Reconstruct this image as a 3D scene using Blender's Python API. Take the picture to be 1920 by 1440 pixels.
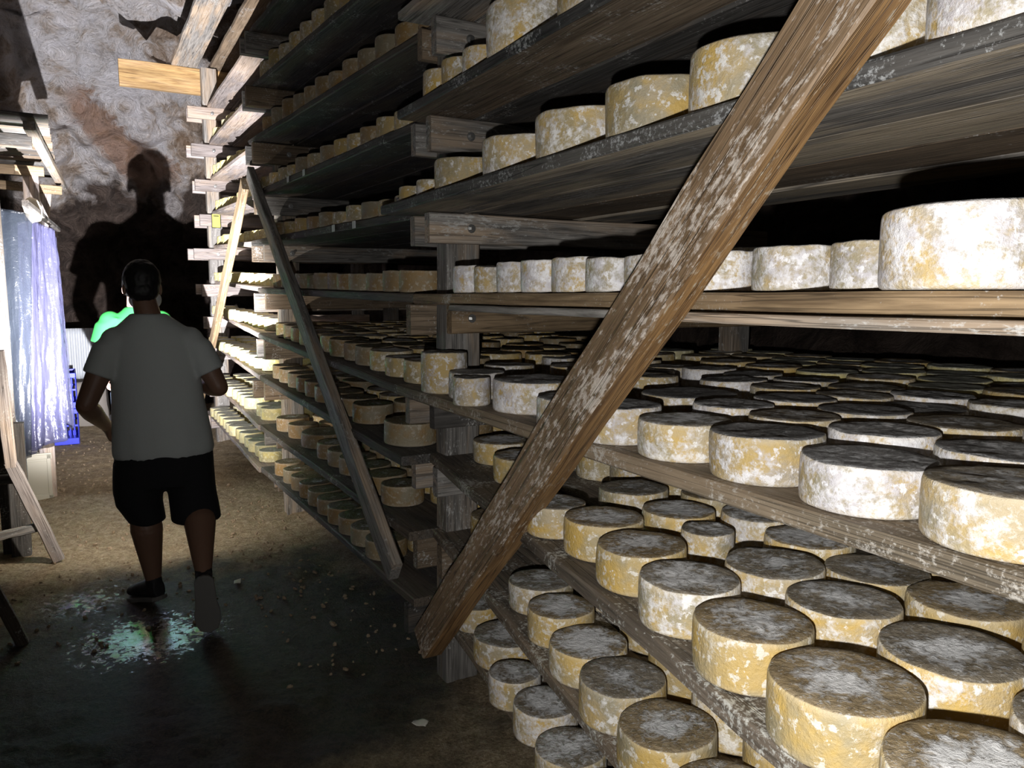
import bpy, bmesh, math, random
from mathutils import Vector, Matrix, noise, Euler

for o in list(bpy.data.objects):
    bpy.data.objects.remove(o, do_unlink=True)
SC = bpy.context.scene
COL = SC.collection
rnd = random.Random(11)

# ---------------------------------------------------------------- frame of the place
# u runs along the aisle (away), w into the big rack, z up; the near post stands at u=0, w=0
O = Vector((-.23, 3.0, 0)); U = Vector((-.4903, .8716, 0)); V = Vector((.8716, .4903, 0)); Z = Vector((0, 0, 1))
def W(u, w, z=0.0):
    return O + U*u + V*w + Z*z

# ---------------------------------------------------------------- camera
cam = bpy.data.cameras.new('camera'); co = bpy.data.objects.new('camera', cam); COL.objects.link(co)
cam.sensor_width = 36; cam.lens = 27; cam.clip_start = .05
co.location = (0, 0, 1.55); co.rotation_euler = (math.radians(90-6.6), 0, 0)
SC.camera = co
# ---------------------------------------------------------------- world: a closed cave, almost no ambient light
wd = bpy.data.worlds.new('world'); SC.world = wd; wd.use_nodes = True
wd.node_tree.nodes['Background'].inputs[0].default_value = (1, .9, .75, 1)
wd.node_tree.nodes['Background'].inputs[1].default_value = .002
SC.view_settings.view_transform = 'Standard'; SC.view_settings.look = 'None'
SC.view_settings.exposure = 0; SC.view_settings.gamma = 1; SC.view_settings.use_curve_mapping = False
# ---------------------------------------------------------------- torches
def spot(name, loc, aim, power, color, cone, blend, size):
    l = bpy.data.lights.new(name, 'SPOT'); o = bpy.data.objects.new(name, l); COL.objects.link(o)
    l.energy = power; l.color = color; l.spot_size = math.radians(cone); l.spot_blend = blend; l.shadow_soft_size = size
    o.location = loc; o.rotation_euler = (Vector(aim)-Vector(loc)).to_track_quat('-Z', 'Y').to_euler()
    return o
# torch beside the camera, pointed at the near bay
spot('torch_beside_camera', (-.05, -.01, 1.43), (.80, 1.45, 1.44), 116, (1, .985, .965), 150, 1.0, .012)
# torch carried by the man walking ahead, as a wide spill and a strong beam
PT = Vector((-1.735, 3.745, 0)) + Vector((.9075, .4202, 0))*-.215 + Vector((-.4202, .9075, 0))*.375 + Vector((0, 0, .90))
spot('torch_of_walking_man_spill', PT, W(6.0, -.6, .55), 84, (1, .93, .84), 165, .9, .010)
spot('torch_of_walking_man_beam', PT, W(8.6, -.70, 3.9), 2500, (.97, .96, 1.0), 92, 1.0, .010)

# ---------------------------------------------------------------- materials
class NT:
    def __init__(s, name):
        s.m = bpy.data.materials.new(name); s.m.use_nodes = True; s.t = s.m.node_tree
        s.b = s.t.nodes['Principled BSDF']; s.out = s.t.nodes['Material Output']
    def n(s, ty, **k):
        nd = s.t.nodes.new(ty)
        for a, v in k.items():
            if a.startswith('i_'):
                key = a[2:]; nd.inputs[int(key) if key.isdigit() else key].default_value = v
            else: setattr(nd, a, v)
        return nd
    def l(s, a, b): s.t.links.new(a, b)
    def math(s, op, a, b=None, clamp=False):
        nd = s.t.nodes.new('ShaderNodeMath'); nd.operation = op; nd.use_clamp = clamp
        for i, v in enumerate((a, b)):
            if v is None: continue
            if isinstance(v, (int, float)): nd.inputs[i].default_value = v
            else: s.l(v, nd.inputs[i])
        return nd.outputs[0]
    def ramp(s, fac, stops):
        nd = s.t.nodes.new('ShaderNodeValToRGB'); cr = nd.color_ramp
        while len(cr.elements) < len(stops): cr.elements.new(.5)
        for e, (p, c) in zip(cr.elements, stops):
            e.position = p; e.color = (*c, 1) if not isinstance(c, (int, float)) else (c, c, c, 1)
        s.l(fac, nd.inputs[0]); return nd.outputs[0]
    def mix(s, fac, a, b):
        nd = s.t.nodes.new('ShaderNodeMix'); nd.data_type = 'RGBA'
        for v, i in ((fac, nd.inputs[0]), (a, nd.inputs[6]), (b, nd.inputs[7])):
            if isinstance(v, (int, float)): i.default_value = v
            elif isinstance(v, tuple): i.default_value = (*v, 1)
            else: s.l(v, i)
        return nd.outputs[2]
    def noise(s, vec, scale, detail=4, rough=.55, dist=0):
        nd = s.n('ShaderNodeTexNoise'); nd.inputs['Scale'].default_value = scale; nd.inputs['Detail'].default_value = detail
        nd.inputs['Roughness'].default_value = rough; nd.inputs['Distortion'].default_value = dist
        s.l(vec, nd.inputs['Vector']); return nd.outputs[0]
    def coords(s, scale=(1, 1, 1), shift=True, kind='Object'):
        tc = s.n('ShaderNodeTexCoord'); mp = s.n('ShaderNodeMapping'); mp.inputs['Scale'].default_value = scale
        s.l(tc.outputs[kind], mp.inputs['Vector'])
        if shift:
            oi = s.n('ShaderNodeObjectInfo'); mu = s.n('ShaderNodeVectorMath', operation='SCALE'); mu.inputs[0].default_value = (31, 17, 23)
            s.l(oi.outputs['Random'], mu.inputs['Scale']); s.l(mu.outputs[0], mp.inputs['Location'])
        return mp.outputs[0]
    def bump(s, h, strength, dist):
        b = s.n('ShaderNodeBump'); b.inputs['Strength'].default_value = strength; b.inputs['Distance'].default_value = dist
        s.l(h, b.inputs['Height']); s.l(b.outputs[0], s.b.inputs['Normal'])
    def base(s, c):
        if isinstance(c, tuple): s.b.inputs['Base Color'].default_value = (*c, 1)
        else: s.l(c, s.b.inputs['Base Color'])
    def rough(s, r):
        if isinstance(r, (int, float)): s.b.inputs['Roughness'].default_value = r
        else: s.l(r, s.b.inputs['Roughness'])

def plain(name, c, rough=.7, bump=0, scale=40, **k):
    t = NT(name); t.base(c); t.rough(rough)
    if bump:
        t.bump(t.noise(t.coords(), scale), bump, .004)
    for a, v in k.items(): t.b.inputs[a.replace('_', ' ')].default_value = v
    return t.m

def wood(name, dark, light, mould=.0, mouldcol=(.62, .62, .60), rough=.75, grain=1.0, tint=(.30, .21, .13), tamt=.35, streak=1.0):
    t = NT(name)
    v = t.coords((2.2, 26, 26)); big = t.coords((1.0, 7, 7)); v2 = t.coords((7, 130, 130)); sp = t.coords((streak, 1, 1)); ck = t.coords((.9, 45, 45))
    g = t.noise(v, 1.6, 6, .62, .8); f = t.noise(v2, 1.0, 3, .6); b = t.noise(big, 1.0, 4, .6, .6)
    k = t.math('ADD', t.math('MULTIPLY', g, .58), t.math('MULTIPLY', f, .42))
    c = t.ramp(k, [(.36, dark), (.50, tuple((a*.5+b_*.5) for a, b_ in zip(dark, light))), (.64, light)])
    lum = sum(light)/3+.02
    c = t.mix(t.math('MULTIPLY', t.ramp(b, [(.46, 0.), (.60, 1.)]), tamt), c, tuple(x*lum/.19 for x in tint))
    oi = t.n('ShaderNodeObjectInfo'); bb = t.noise(t.coords((.8, 4, 4)), 1.3, 3, .6)
    br = t.math('ADD', t.math('MULTIPLY', bb, 1.1), t.math('MULTIPLY', oi.outputs['Random'], .45))
    br = t.math('ADD', br, .25)
    hs = t.n('ShaderNodeHueSaturation'); t.l(c, hs.inputs['Color']); t.l(br, hs.inputs['Value'])
    cr = t.noise(ck, 1.0, 2, .5, .3)
    crk = t.ramp(t.math('ABSOLUTE', t.math('SUBTRACT', cr, .5)), [(.004, 1.), (.018, 0.)])
    c = t.mix(t.math('MULTIPLY', crk, .6), hs.outputs[0], tuple(x*.3 for x in dark))
    if mould > 0:
        m1 = t.noise(sp, 95, 6, .75); m2 = t.noise(sp, 7, 3, .6)
        mm = t.math('ADD', t.math('MULTIPLY', m1, .60), t.math('MULTIPLY', m2, .40))
        th = .585 - .11*mould
        fac = t.ramp(mm, [(th, 0.0), (th+.06, min(1., .55+mould*.5))])
        c = t.mix(fac, c, mouldcol)
    t.base(c); t.rough(rough)
    t.bump(t.math('SUBTRACT', k, t.math('MULTIPLY', crk, .25)), .6*grain, .007)
    return t.m

M = {}
M['grey'] = wood('weathered_grey_wood', (.095, .088, .080), (.33, .31, .285), .22, tamt=.5, streak=.4)
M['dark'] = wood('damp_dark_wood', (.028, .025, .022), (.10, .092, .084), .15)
M['brownboard'] = wood('brown_board_wood', (.09, .062, .038), (.25, .19, .13), .2)
M['tan'] = wood('tan_batten_wood', (.13, .085, .045), (.34, .24, .135), .12)
M['brace'] = wood('brace_wood', (.085, .052, .026), (.25, .165, .095), .62, (.52, .46, .40), .55, 1.4, (.26, .18, .11), .4, .38)
M['edgewood'] = wood('planed_orange_wood', (.10, .05, .02), (.33, .19, .075), .2, (.55, .5, .4), .6, 1.2, (.3, .2, .1), .1, .3)
M['topboard'] = wood('mould_spotted_board', (.06, .048, .036), (.20, .16, .12), .5, (.60, .60, .55))
M['dripboard'] = wood('board_with_drips', (.06, .048, .032), (.18, .148, .105), .5, (.50, .47, .42))
M['upperboard'] = wood('dark_streaked_board', (.06, .055, .05), (.27, .245, .215), .15, (.5, .5, .5), .7, 1.1, (.33, .27, .19), .75, .4)
M['blackedge'] = wood('blackened_board_edge', (.02, .02, .02), (.095, .09, .085), .35, (.45, .46, .46), .7, 1.2, (.2, .18, .15), .3, 1.0)
M['yellowbeam'] = wood('fresh_yellow_timber', (.26, .14, .05), (.58, .38, .16), 0)
M['pale'] = wood('pale_batten_wood', (.20, .165, .15), (.42, .37, .35), .1)

def cheese_mat(name, gold, tan, white, wamt, topdark, toplight, topw, rad=1.0, lav=.0):
    t = NT(name)
    v = t.coords((1, 1, 1)); oi = t.n('ShaderNodeObjectInfo'); R = oi.outputs['Random']
    a = t.noise(v, 9, 5, .65, .5); b = t.noise(v, 30, 6, .68); c = t.noise(v, 110, 5, .7); w2 = t.noise(v, 12, 4, .6)
    side = t.mix(t.ramp(a, [(.40, 0.), (.60, 1.)]), gold, tan)
    g = t.noise(v, 7, 4, .6)
    side = t.mix(t.math('MULTIPLY', t.ramp(g, [(.48, 0.), (.60, 1.)]), .6), side, (.30, .29, .22))
    wsum = t.math('ADD', t.math('ADD', t.math('MULTIPLY', b, .40), t.math('MULTIPLY', c, .32)), t.math('MULTIPLY', w2, .28))
    thr = t.math('SUBTRACT', .560-wamt*.11, t.math('MULTIPLY', t.math('SUBTRACT', R, .5), .07))
    wf = t.math('MULTIPLY', t.math('SUBTRACT', wsum, thr), 11.0, True)
    wcol = t.mix(t.math('MULTIPLY', t.ramp(t.noise(v, 16, 4, .65), [(.42, 0.), (.58, 1.)]), lav), white, (.50, .47, .50))
    side = t.mix(t.math('MULTIPLY', wf, .92), side, wcol)
    spk = t.math('MULTIPLY', t.math('SUBTRACT', t.noise(v, 48, 4, .62), .575), 26., True)       # small bright colonies
    side = t.mix(t.math('MULTIPLY', spk, .75), side, tuple(min(.9, x*1.05) for x in white))
    tc = t.n('ShaderNodeTexCoord'); gz = t.n('ShaderNodeSeparateXYZ'); t.l(tc.outputs['Generated'], gz.inputs[0])
    rim = t.math('MULTIPLY', t.math('SUBTRACT', t.math('ABSOLUTE', t.math('SUBTRACT', gz.outputs[2], .5)), .34), 8., True)
    side = t.mix(t.math('MULTIPLY', rim, .28), side, tuple(.35*x+.65*y for x, y in zip(gold, (.84, .80, .70))))
    geo = t.n('ShaderNodeNewGeometry'); sx = t.n('ShaderNodeSeparateXYZ'); t.l(geo.outputs['Normal'], sx.inputs[0])
    ln = t.n('ShaderNodeVectorMath', operation='LENGTH')
    mp = t.n('ShaderNodeMapping'); mp.inputs['Scale'].default_value = (1, 1, 0); t.l(tc.outputs['Object'], mp.inputs[0]); t.l(mp.outputs[0], ln.inputs[0])
    tw = t.noise(v, 60, 6, .72, .6); tw2 = t.noise(v, 20, 4, .6)
    tt = t.math('ADD', t.math('MULTIPLY', tw, .55), t.math('MULTIPLY', tw2, .45))
    tt = t.math('SUBTRACT', tt, t.math('MULTIPLY', t.math('SUBTRACT', ln.outputs['Value'], .06), 1.9*rad))
    tt = t.math('ADD', tt, t.math('MULTIPLY', t.math('SUBTRACT', R, .5), .10))
    tf = t.math('MULTIPLY', t.math('SUBTRACT', tt, .53-topw*.08), 9.0, True)
    top = t.mix(t.ramp(a, [(.40, 0.), (.60, 1.)]), topdark, toplight)
    top = t.mix(t.ramp(t.noise(v, 45, 5, .7, 1.0), [(.40, .45), (.55, 0.)]), top, tuple(x*.5 for x in topdark))
    top = t.mix(t.math('MULTIPLY', tf, .85), top, (.86, .86, .86))
    sp2 = t.math('MULTIPLY', t.math('SUBTRACT', t.noise(v, 130, 4, .7), .575), 20., True)
    top = t.mix(t.math('MULTIPLY', sp2, .6), top, (.62, .62, .62))
    up = t.math('MULTIPLY', t.math('SUBTRACT', sx.outputs[2], .62), 5.0, True)
    col = t.mix(up, side, top)  # browner rind on top; dimming of grazing light also put into its colour
    hs = t.n('ShaderNodeHueSaturation'); t.l(col, hs.inputs['Color'])
    t.l(t.math('ADD', t.math('MULTIPLY', R, .22), .86), hs.inputs['Value'])
    t.base(hs.outputs[0]); t.rough(t.math('SUBTRACT', .52, t.math('MULTIPLY', spk, .2)))
    h = t.math('ADD', t.math('ADD', t.math('MULTIPLY', b, .45), t.math('MULTIPLY', c, .25)), t.math('ADD', t.math('MULTIPLY', t.math('MULTIPLY', tw, up), .75), t.math('MULTIPLY', t.math('MULTIPLY', tf, up), .25)))
    t.bump(h, .85, .013)
    return t.m
M['ch_white'] = cheese_mat('rind_whitened', (.56, .40, .15), (.42, .37, .30), (.85, .84, .86), .95, (.17, .165, .16), (.32, .31, .305), .35, .35, .75)
M['ch_mix'] = cheese_mat('rind_mottled', (.62, .42, .12), (.50, .41, .26), (.86, .84, .81), .70, (.22, .18, .12), (.36, .31, .24), .75, .9, .5)
M['ch_gold'] = cheese_mat('rind_golden', (.62, .42, .12), (.52, .40, .20), (.82, .78, .70), .38, (.29, .21, .105), (.40, .31, .19), .95, 1.5, .2)
M['ch_brown'] = cheese_mat('rind_brown', (.34, .21, .075), (.31, .22, .115), (.46, .40, .31), .10, (.12, .09, .04), (.21, .17, .08), -.6, 1.0, .3)
M['ch_fresh'] = cheese_mat('rind_fresh_yellow', (.74, .62, .22), (.74, .64, .30), (.84, .80, .55), .25, (.42, .42, .34), (.52, .51, .42), -.2, 1.0)

def rock_mat():
    t = NT('cave_rock'); g = t.n('ShaderNodeNewGeometry'); p = g.outputs['Position']
    a = t.noise(p, .9, 6, .6, .6); b = t.noise(p, 4, 9, .70, .5); c = t.noise(p, 22, 7, .72)
    col = t.ramp(t.math('ADD', t.math('MULTIPLY', a, .5), t.math('MULTIPLY', b, .5)),
                 [(.38, (.32, .21, .13)), (.45, (.58, .46, .37)), (.51, (.82, .76, .74)), (.60, (.92, .89, .92))])
    # an orange-brown iron streak running down the back wall
    S0 = W(8.3, -.72, 3.45)
    sub = t.n('ShaderNodeVectorMath', operation='SUBTRACT'); t.l(p, sub.inputs[0]); sub.inputs[1].default_value = S0
    d1 = t.n('ShaderNodeVectorMath', operation='DOT_PRODUCT'); t.l(sub.outputs[0], d1.inputs[0]); d1.inputs[1].default_value = (V*.72+Z*.69)
    d2 = t.n('ShaderNodeVectorMath', operation='DOT_PRODUCT'); t.l(sub.outputs[0], d2.inputs[0]); d2.inputs[1].default_value = (V*.69-Z*.72)
    acr = t.math('ABSOLUTE', t.math('ADD', d1.outputs['Value'], t.math('MULTIPLY', t.math('SUBTRACT', b, .5), .7)))
    alo = t.math('ABSOLUTE', d2.outputs['Value'])
    wdt = t.math('ADD', .27, t.math('MULTIPLY', d2.outputs['Value'], .12))
    f = t.math('MULTIPLY', t.math('MULTIPLY', t.math('SUBTRACT', wdt, acr), 8., True), t.math('MULTIPLY', t.math('SUBTRACT', .85, alo), 4., True))
    col = t.mix(t.math('MULTIPLY', f, .8), col, (.42, .22, .12))
    # rock darkens low down: shade on the lower wall put into its colour
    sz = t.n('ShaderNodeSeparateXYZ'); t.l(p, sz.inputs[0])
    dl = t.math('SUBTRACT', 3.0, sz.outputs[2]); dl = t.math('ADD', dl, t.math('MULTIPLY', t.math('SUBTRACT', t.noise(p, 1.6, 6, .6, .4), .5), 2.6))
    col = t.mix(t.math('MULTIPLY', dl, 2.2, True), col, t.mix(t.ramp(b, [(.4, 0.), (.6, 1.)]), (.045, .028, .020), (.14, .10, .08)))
    dk = t.ramp(t.math('ADD', t.math('MULTIPLY', c, .6), t.math('MULTIPLY', b, .4)), [(.36, .45), (.5, 1.)])
    mul = t.n('ShaderNodeMix'); mul.data_type = 'RGBA'; mul.blend_type = 'MULTIPLY'; mul.inputs[0].default_value = .7
    t.l(col, mul.inputs[6]); t.l(dk, mul.inputs[7])
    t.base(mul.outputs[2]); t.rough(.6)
    t.bump(t.math('ADD', t.math('MULTIPLY', b, 1.0), t.math('MULTIPLY', c, .3)), 1.0, .28)
    return t.m
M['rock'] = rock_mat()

def soil_mat():
    t = NT('trodden_mud'); g = t.n('ShaderNodeNewGeometry'); p = g.outputs['Position']
    a = t.noise(p, 3, 6, .65); b = t.noise(p, 20, 8, .75); c = t.noise(p, 90, 5, .75); d = t.noise(p, 55, 4, .6, 1.2)
    dry = t.ramp(t.math('ADD', t.math('MULTIPLY', b, .5), t.math('MULTIPLY', c, .5)), [(.38, (.17, .115, .06)), (.50, (.40, .30, .175)), (.62, (.66, .54, .37))])
    wet = t.ramp(t.math('ADD', t.math('MULTIPLY', b, .5), t.math('MULTIPLY', d, .5)), [(.40, (.016, .011, .007)), (.60, (.085, .062, .040))])
    sub = t.n('ShaderNodeVectorMath', operation='DISTANCE'); t.l(p, sub.inputs[0]); sub.inputs[1].default_value = W(.65, -.85, 0)
    # damp ground over the near half of the aisle, driest far down the aisle
    dm = t.math('SUBTRACT', 1.45, sub.outputs['Value'])
    dm = t.math('ADD', dm, t.math('MULTIPLY', t.math('SUBTRACT', a, .5), 1.3))
    wf = t.math('MULTIPLY', dm, 2.0, True)
    t.base(t.mix(wf, dry, wet))
    def pool(cu, cw, rad):
        s2 = t.n('ShaderNodeVectorMath', operation='DISTANCE'); t.l(p, s2.inputs[0]); s2.inputs[1].default_value = W(cu, cw, 0)
        return t.math('SUBTRACT', rad, s2.outputs['Value'])
    pd = t.math('MAXIMUM', pool(1.04, -1.07, .30), pool(1.62, -1.35, .16))
    pd = t.math('ADD', pd, t.math('MULTIPLY', t.math('SUBTRACT', t.noise(p, 30, 5, .7, .5), .5), 1.1))
    pf = t.math('MULTIPLY', pd, 7., True)
    r = t.math('SUBTRACT', .85, t.math('MULTIPLY', wf, .22)); r = t.math('SUBTRACT', r, t.math('MULTIPLY', pf, .60), True)
    t.rough(t.math('MAXIMUM', r, .05))
    t.b.inputs['Specular IOR Level'].default_value = .5
    h = t.math('ADD', t.math('MULTIPLY', b, 1.0), t.math('ADD', t.math('MULTIPLY', c, .35), t.math('MULTIPLY', d, .4)))
    bp = t.n('ShaderNodeBump'); bp.inputs['Distance'].default_value = .035; t.l(h, bp.inputs['Height'])
    t.l(t.math('SUBTRACT', 1.0, t.math('MULTIPLY', pf, .90)), bp.inputs['Strength']); t.l(bp.outputs[0], t.b.inputs['Normal'])
    return t.m
M['soil'] = soil_mat()
M['bolt'] = plain('galvanised_bolt', (.45, .45, .44), .35, Metallic=.9)
M['pebble'] = plain('pebble_stone', (.26, .19, .12), .6, .5, 60)
M['paper'] = plain('damp_paper', (.55, .53, .46), .7)
M['whiteplastic'] = plain('white_crate_plastic', (.50, .47, .38), .4)
M['blueplastic'] = plain('blue_crate_plastic', (.03, .05, .75), .4)
M['blackplastic'] = plain('black_plastic', (.012, .012, .013), .4)
M['tagwhite'] = plain('paper_tag', (.7, .72, .70), .6)
M['yellow'] = plain('yellow_card', (.85, .78, .08), .5)
M['corr'] = plain('corrugated_clear_plastic', (.55, .58, .62), .3)
M['stone'] = plain('pale_stone_block', (.30, .27, .24), .8, .8, 20)
def sheet_mat(name, c):
    t = NT(name); tr = t.n('ShaderNodeBsdfTranslucent'); tr.inputs[0].default_value = (*c, 1)
    mx = t.n('ShaderNodeMixShader'); mx.inputs[0].default_value = .35
    v = t.coords((1, 1, 1)); n1 = t.noise(t.coords((6, 6, 1.2)), 1.2, 3, .5, .8); n2 = t.noise(v, 30, 4, .6, 1.0)
    t.base(c); t.rough(.25); t.b.inputs['Specular IOR Level'].default_value = .6
    t.bump(t.math('ADD', n1, t.math('MULTIPLY', n2, .2)), .6, .03)
    t.l(t.b.outputs[0], mx.inputs[1]); t.l(tr.outputs[0], mx.inputs[2])
    tp = t.n('ShaderNodeBsdfTransparent'); m2 = t.n('ShaderNodeMixShader'); m2.inputs[0].default_value = .40
    t.l(mx.outputs[0], m2.inputs[1]); t.l(tp.outputs[0], m2.inputs[2]); t.l(m2.outputs[0], t.out.inputs[0])
    return t.m
M['sheet'] = sheet_mat('lilac_plastic_sheeting', (.085, .085, .16))
M['sheet2'] = sheet_mat('clear_plastic_sheeting', (.035, .042, .055))
M['skin'] = plain('skin', (.21, .115, .075), .5, .3, 80)
M['skin2'] = plain('pale_skin', (.72, .42, .34), .5)
M['shirt'] = plain('grey_cotton', (.52, .55, .54), .9, .4, 300)
M['shorts'] = plain('black_cotton', (.008, .008, .010), .9, .3, 300)
M['greenshirt'] = plain('bright_green_jersey', (.015, .30, .045), .85)
M['jeans'] = plain('light_blue_denim', (.35, .50, .75), .8)
M['hair'] = plain('black_hair', (.006, .005, .005), .6)
M['shoe'] = plain('dark_shoe_mesh', (.012, .012, .014), .7)
M['sole'] = plain('grey_rubber_sole', (.14, .135, .125), .7)
M['mask'] = plain('white_face_mask', (.75, .77, .78), .8)
M['eye'] = plain('eye_white', (.7, .7, .68), .2)
M['phone'] = plain('black_phone', (.01, .01, .01), .2)
lens = NT('lit_torch_lens'); lens.b.inputs['Emission Color'].default_value = (1, .97, .9, 1); lens.b.inputs['Emission Strength'].default_value = 25; M['lens'] = lens.m

# ---------------------------------------------------------------- object helpers
def link(name, me, mat=None, parent=None, mw=None):
    o = bpy.data.objects.new(name, me); COL.objects.link(o)
    if mat is not None and me is not None and not me.materials: me.materials.append(mat)
    mw = mw or Matrix.Identity(4)
    if parent is not None:
        o.parent = parent
        o.matrix_basis = parent_world(parent).inverted() @ mw
    else: o.matrix_basis = mw
    return o
def parent_world(p):
    m = p.matrix_basis.copy()
    while p.parent is not None:
        p = p.parent; m = p.matrix_basis @ m
    return m
def meta(o, label=None, cat=None, group=None, kind=None):
    for k, v in (('label', label), ('category', cat), ('group', group), ('kind', kind)):
        if v: o[k] = v
    return o
def thing(name, loc, label, cat, group=None):
    o = link(name, None, mw=Matrix.Translation(loc)); o.empty_display_size = .1
    return meta(o, label, cat, group)
def smooth(me):
    for p in me.polygons: p.use_smooth = True
    return me
def basis(p, x, z):
    x = x.normalized(); y = z.cross(x).normalized(); z = x.cross(y)
    m = Matrix((x, y, z)).transposed().to_4x4(); m.translation = p
    return m
def plank_mesh(L, wa, wb, t, n=6, ch=.004, jag=.003, seed=0):
    """board along +X, y from 0..w (trapezoid wa->wb), z from -t..0, chamfered, slightly uneven"""
    r = random.Random(seed); vs = []; fs = []
    for i in range(n+1):
        f = i/n; w = wa+(wb-wa)*f; x = L*f
        dz = (r.random()-.5)*jag; d0 = (r.random()-.5)*jag*1.6; d1 = (r.random()-.5)*jag*1.6
        c = min(ch, t*.3)
        for (y, z) in ((d0+c, 0), (w+d1-c, 0), (w+d1, -c), (w+d1, -t+c), (w+d1-c, -t), (d0+c, -t), (d0, -t+c), (d0, -c)):
            vs.append((x, y, z+dz*.4))
    for i in range(n):
        for k in range(8):
            a = i*8+k; b = i*8+(k+1) % 8
            fs.append((a, a+8, b+8, b))
    fs.append(tuple(range(8))); fs.append(tuple(n*8+k for k in reversed(range(8))))
    me = bpy.data.meshes.new('plank'); me.from_pydata(vs, [], fs); me.update(); return me
def beam(name, a, b, wdt, thk, up, mat, parent=None, n=5, jag=.004, ch=.005, center=True):
    """timber from a to b; up = direction of its thk axis"""
    L = (b-a).length; me = plank_mesh(L, wdt, wdt, thk, n, ch, jag, rnd.randrange(9999))
    x = (b-a).normalized(); y = up.cross(x).normalized(); z = x.cross(y)
    p = a - y*wdt/2 + z*thk/2 if center else a
    return link(name, me, mat, parent, basis(p, x, z))
def box_bm(bm, c, s, rot=None):
    m = Matrix.Translation(c) @ (rot or Matrix.Identity(4)) @ Matrix.Diagonal((*s, 1))
    return bmesh.ops.create_cube(bm, size=1, matrix=m)['verts']
def bm_mesh(bm, name='mesh', sm=False):
    me = bpy.data.meshes.new(name); bm.normal_update(); bm.to_mesh(me); bm.free()
    if sm: smooth(me)
    return me

# ================================================================ SETTING
def fbm(p, H=1.0, oc=5):
    return noise.fractal(p, H, 2.1, oc)
def floor_h(x, y):
    p = Vector((x, y, 0))
    h = .035*noise.noise(p*1.1) + .018*fbm(p*4.5, .9, 5) + .010*noise.noise(p*17)
    u = (x-O.x)*U.x+(y-O.y)*U.y; w = (x-O.x)*V.x+(y-O.y)*V.y
    d = math.hypot(u-.95, w+1.0)
    k = max(0, min(1, (d-.35)/.6)); h = h*(.30+.70*k) - .02*(1-k)
    # banked earth at the foot of the rack
    h += .05*max(0, min(1, (w+.25)/.5))*(.5+.5*noise.noise(p*3))
    return h
def build_floor():
    vs = []; fs = []; nu, nw = 330, 190
    us = [-3.6+ (13.2)*(i/nu) for i in range(nu+1)]; ws = [-3.0+(5.9)*(j/nw) for j in range(nw+1)]
    for u in us:
        for w in ws:
            p = W(u, w); vs.append((p.x, p.y, floor_h(p.x, p.y)))
    for i in range(nu):
        for j in range(nw):
            a = i*(nw+1)+j; fs.append((a, a+nw+1, a+nw+2, a+1)[::-1])
    me = bpy.data.meshes.new('floor'); me.from_pydata(vs, [], fs); me.update(); smooth(me)
    o = link('floor', me, M['soil']); meta(o, 'damp trodden earth floor of the cave aisle', kind='structure')
build_floor()

def rocky(name, f, na, nb, amp, label, flip=False):
    """f(a,b) -> (point, outward normal) over the unit square, pushed about by 3-D noise"""
    vs = []; fs = []
    for i in range(na+1):
        for j in range(nb+1):
            p, n = f(i/na, j/nb)
            q = p*.75; d = noise.noise(q)*.65 + (.5-abs(noise.noise(q*1.9+Vector((5, 0, 0)))))*.62 + (.4-abs(noise.noise(q*4.3+Vector((1, 9, 0)))))*.30 + noise.noise(q*9)*.10 + noise.noise(q*19)*.045
            vs.append(p+n*d*amp)
    for i in range(na):
        for j in range(nb):
            a = i*(nb+1)+j; q = (a, a+nb+1, a+nb+2, a+1); fs.append(q if not flip else q[::-1])
    me = bpy.data.meshes.new(name); me.from_pydata(vs, [], fs); me.update(); smooth(me)
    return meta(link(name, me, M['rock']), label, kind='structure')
UB = 8.9
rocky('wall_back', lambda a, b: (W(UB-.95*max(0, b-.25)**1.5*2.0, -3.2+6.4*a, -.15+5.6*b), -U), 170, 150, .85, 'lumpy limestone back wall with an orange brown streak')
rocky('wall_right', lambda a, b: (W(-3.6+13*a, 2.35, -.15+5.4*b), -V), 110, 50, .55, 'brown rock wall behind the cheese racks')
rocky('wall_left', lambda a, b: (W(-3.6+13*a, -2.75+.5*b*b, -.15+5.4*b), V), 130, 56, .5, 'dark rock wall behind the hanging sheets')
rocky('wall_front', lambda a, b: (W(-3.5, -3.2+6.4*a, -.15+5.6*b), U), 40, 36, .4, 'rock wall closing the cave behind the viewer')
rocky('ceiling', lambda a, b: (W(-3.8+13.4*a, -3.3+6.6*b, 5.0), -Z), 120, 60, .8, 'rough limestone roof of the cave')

# ================================================================ RACK FRAME
LV = [.35, .625, .93, 1.20, 1.555, 1.89, 2.235, 2.58, 2.93, 3.27]     # top of the shelf boards
BT = .034
LVF = [LV, LV, [.35, .65, 1.0, 1.29, 1.60, 1.92, 2.24, 2.58, 2.93, 3.27], [.33, .66, 1.05, 1.37, 1.70, 2.06, 2.40, 2.74, 3.09, 3.45]]   # levels on each frame
UP = [-2.85, 0.0, 2.67, 5.76]                                        # frames along the aisle
def zs(k, u):
    i = 0 if u < 0 else (1 if u < UP[2] else 2)
    f = (u-UP[i])/(UP[i+1]-UP[i]); return LVF[i][k]+(LVF[i+1][k]-LVF[i][k])*f
def slope(k, u): return zs(k, u+.01)*100-zs(k, u)*100
rack = thing('timber_rack', W(0, .7, 0), 'tall weathered timber frame rack of posts, crosspieces and diagonal braces', 'rack')
def post(u, w, h, su=.10, sw=.14, lean=0, mat='grey', base=-.12):
    return beam('post', W(u, w, base), W(u, w+lean, h), sw, su, -U, M[mat], rack, n=8, jag=.006)
tops = [3.4, 3.35, 3.45, 3.80]
for u, h in zip(UP, tops):
    post(u, 0, h, mat='grey', lean=.05 if u == 0 else 0)
    post(u, .74, h, .09, .09, mat='dark'); post(u, 1.50, h, .09, .12, mat='grey')
bolt_me = None
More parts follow.
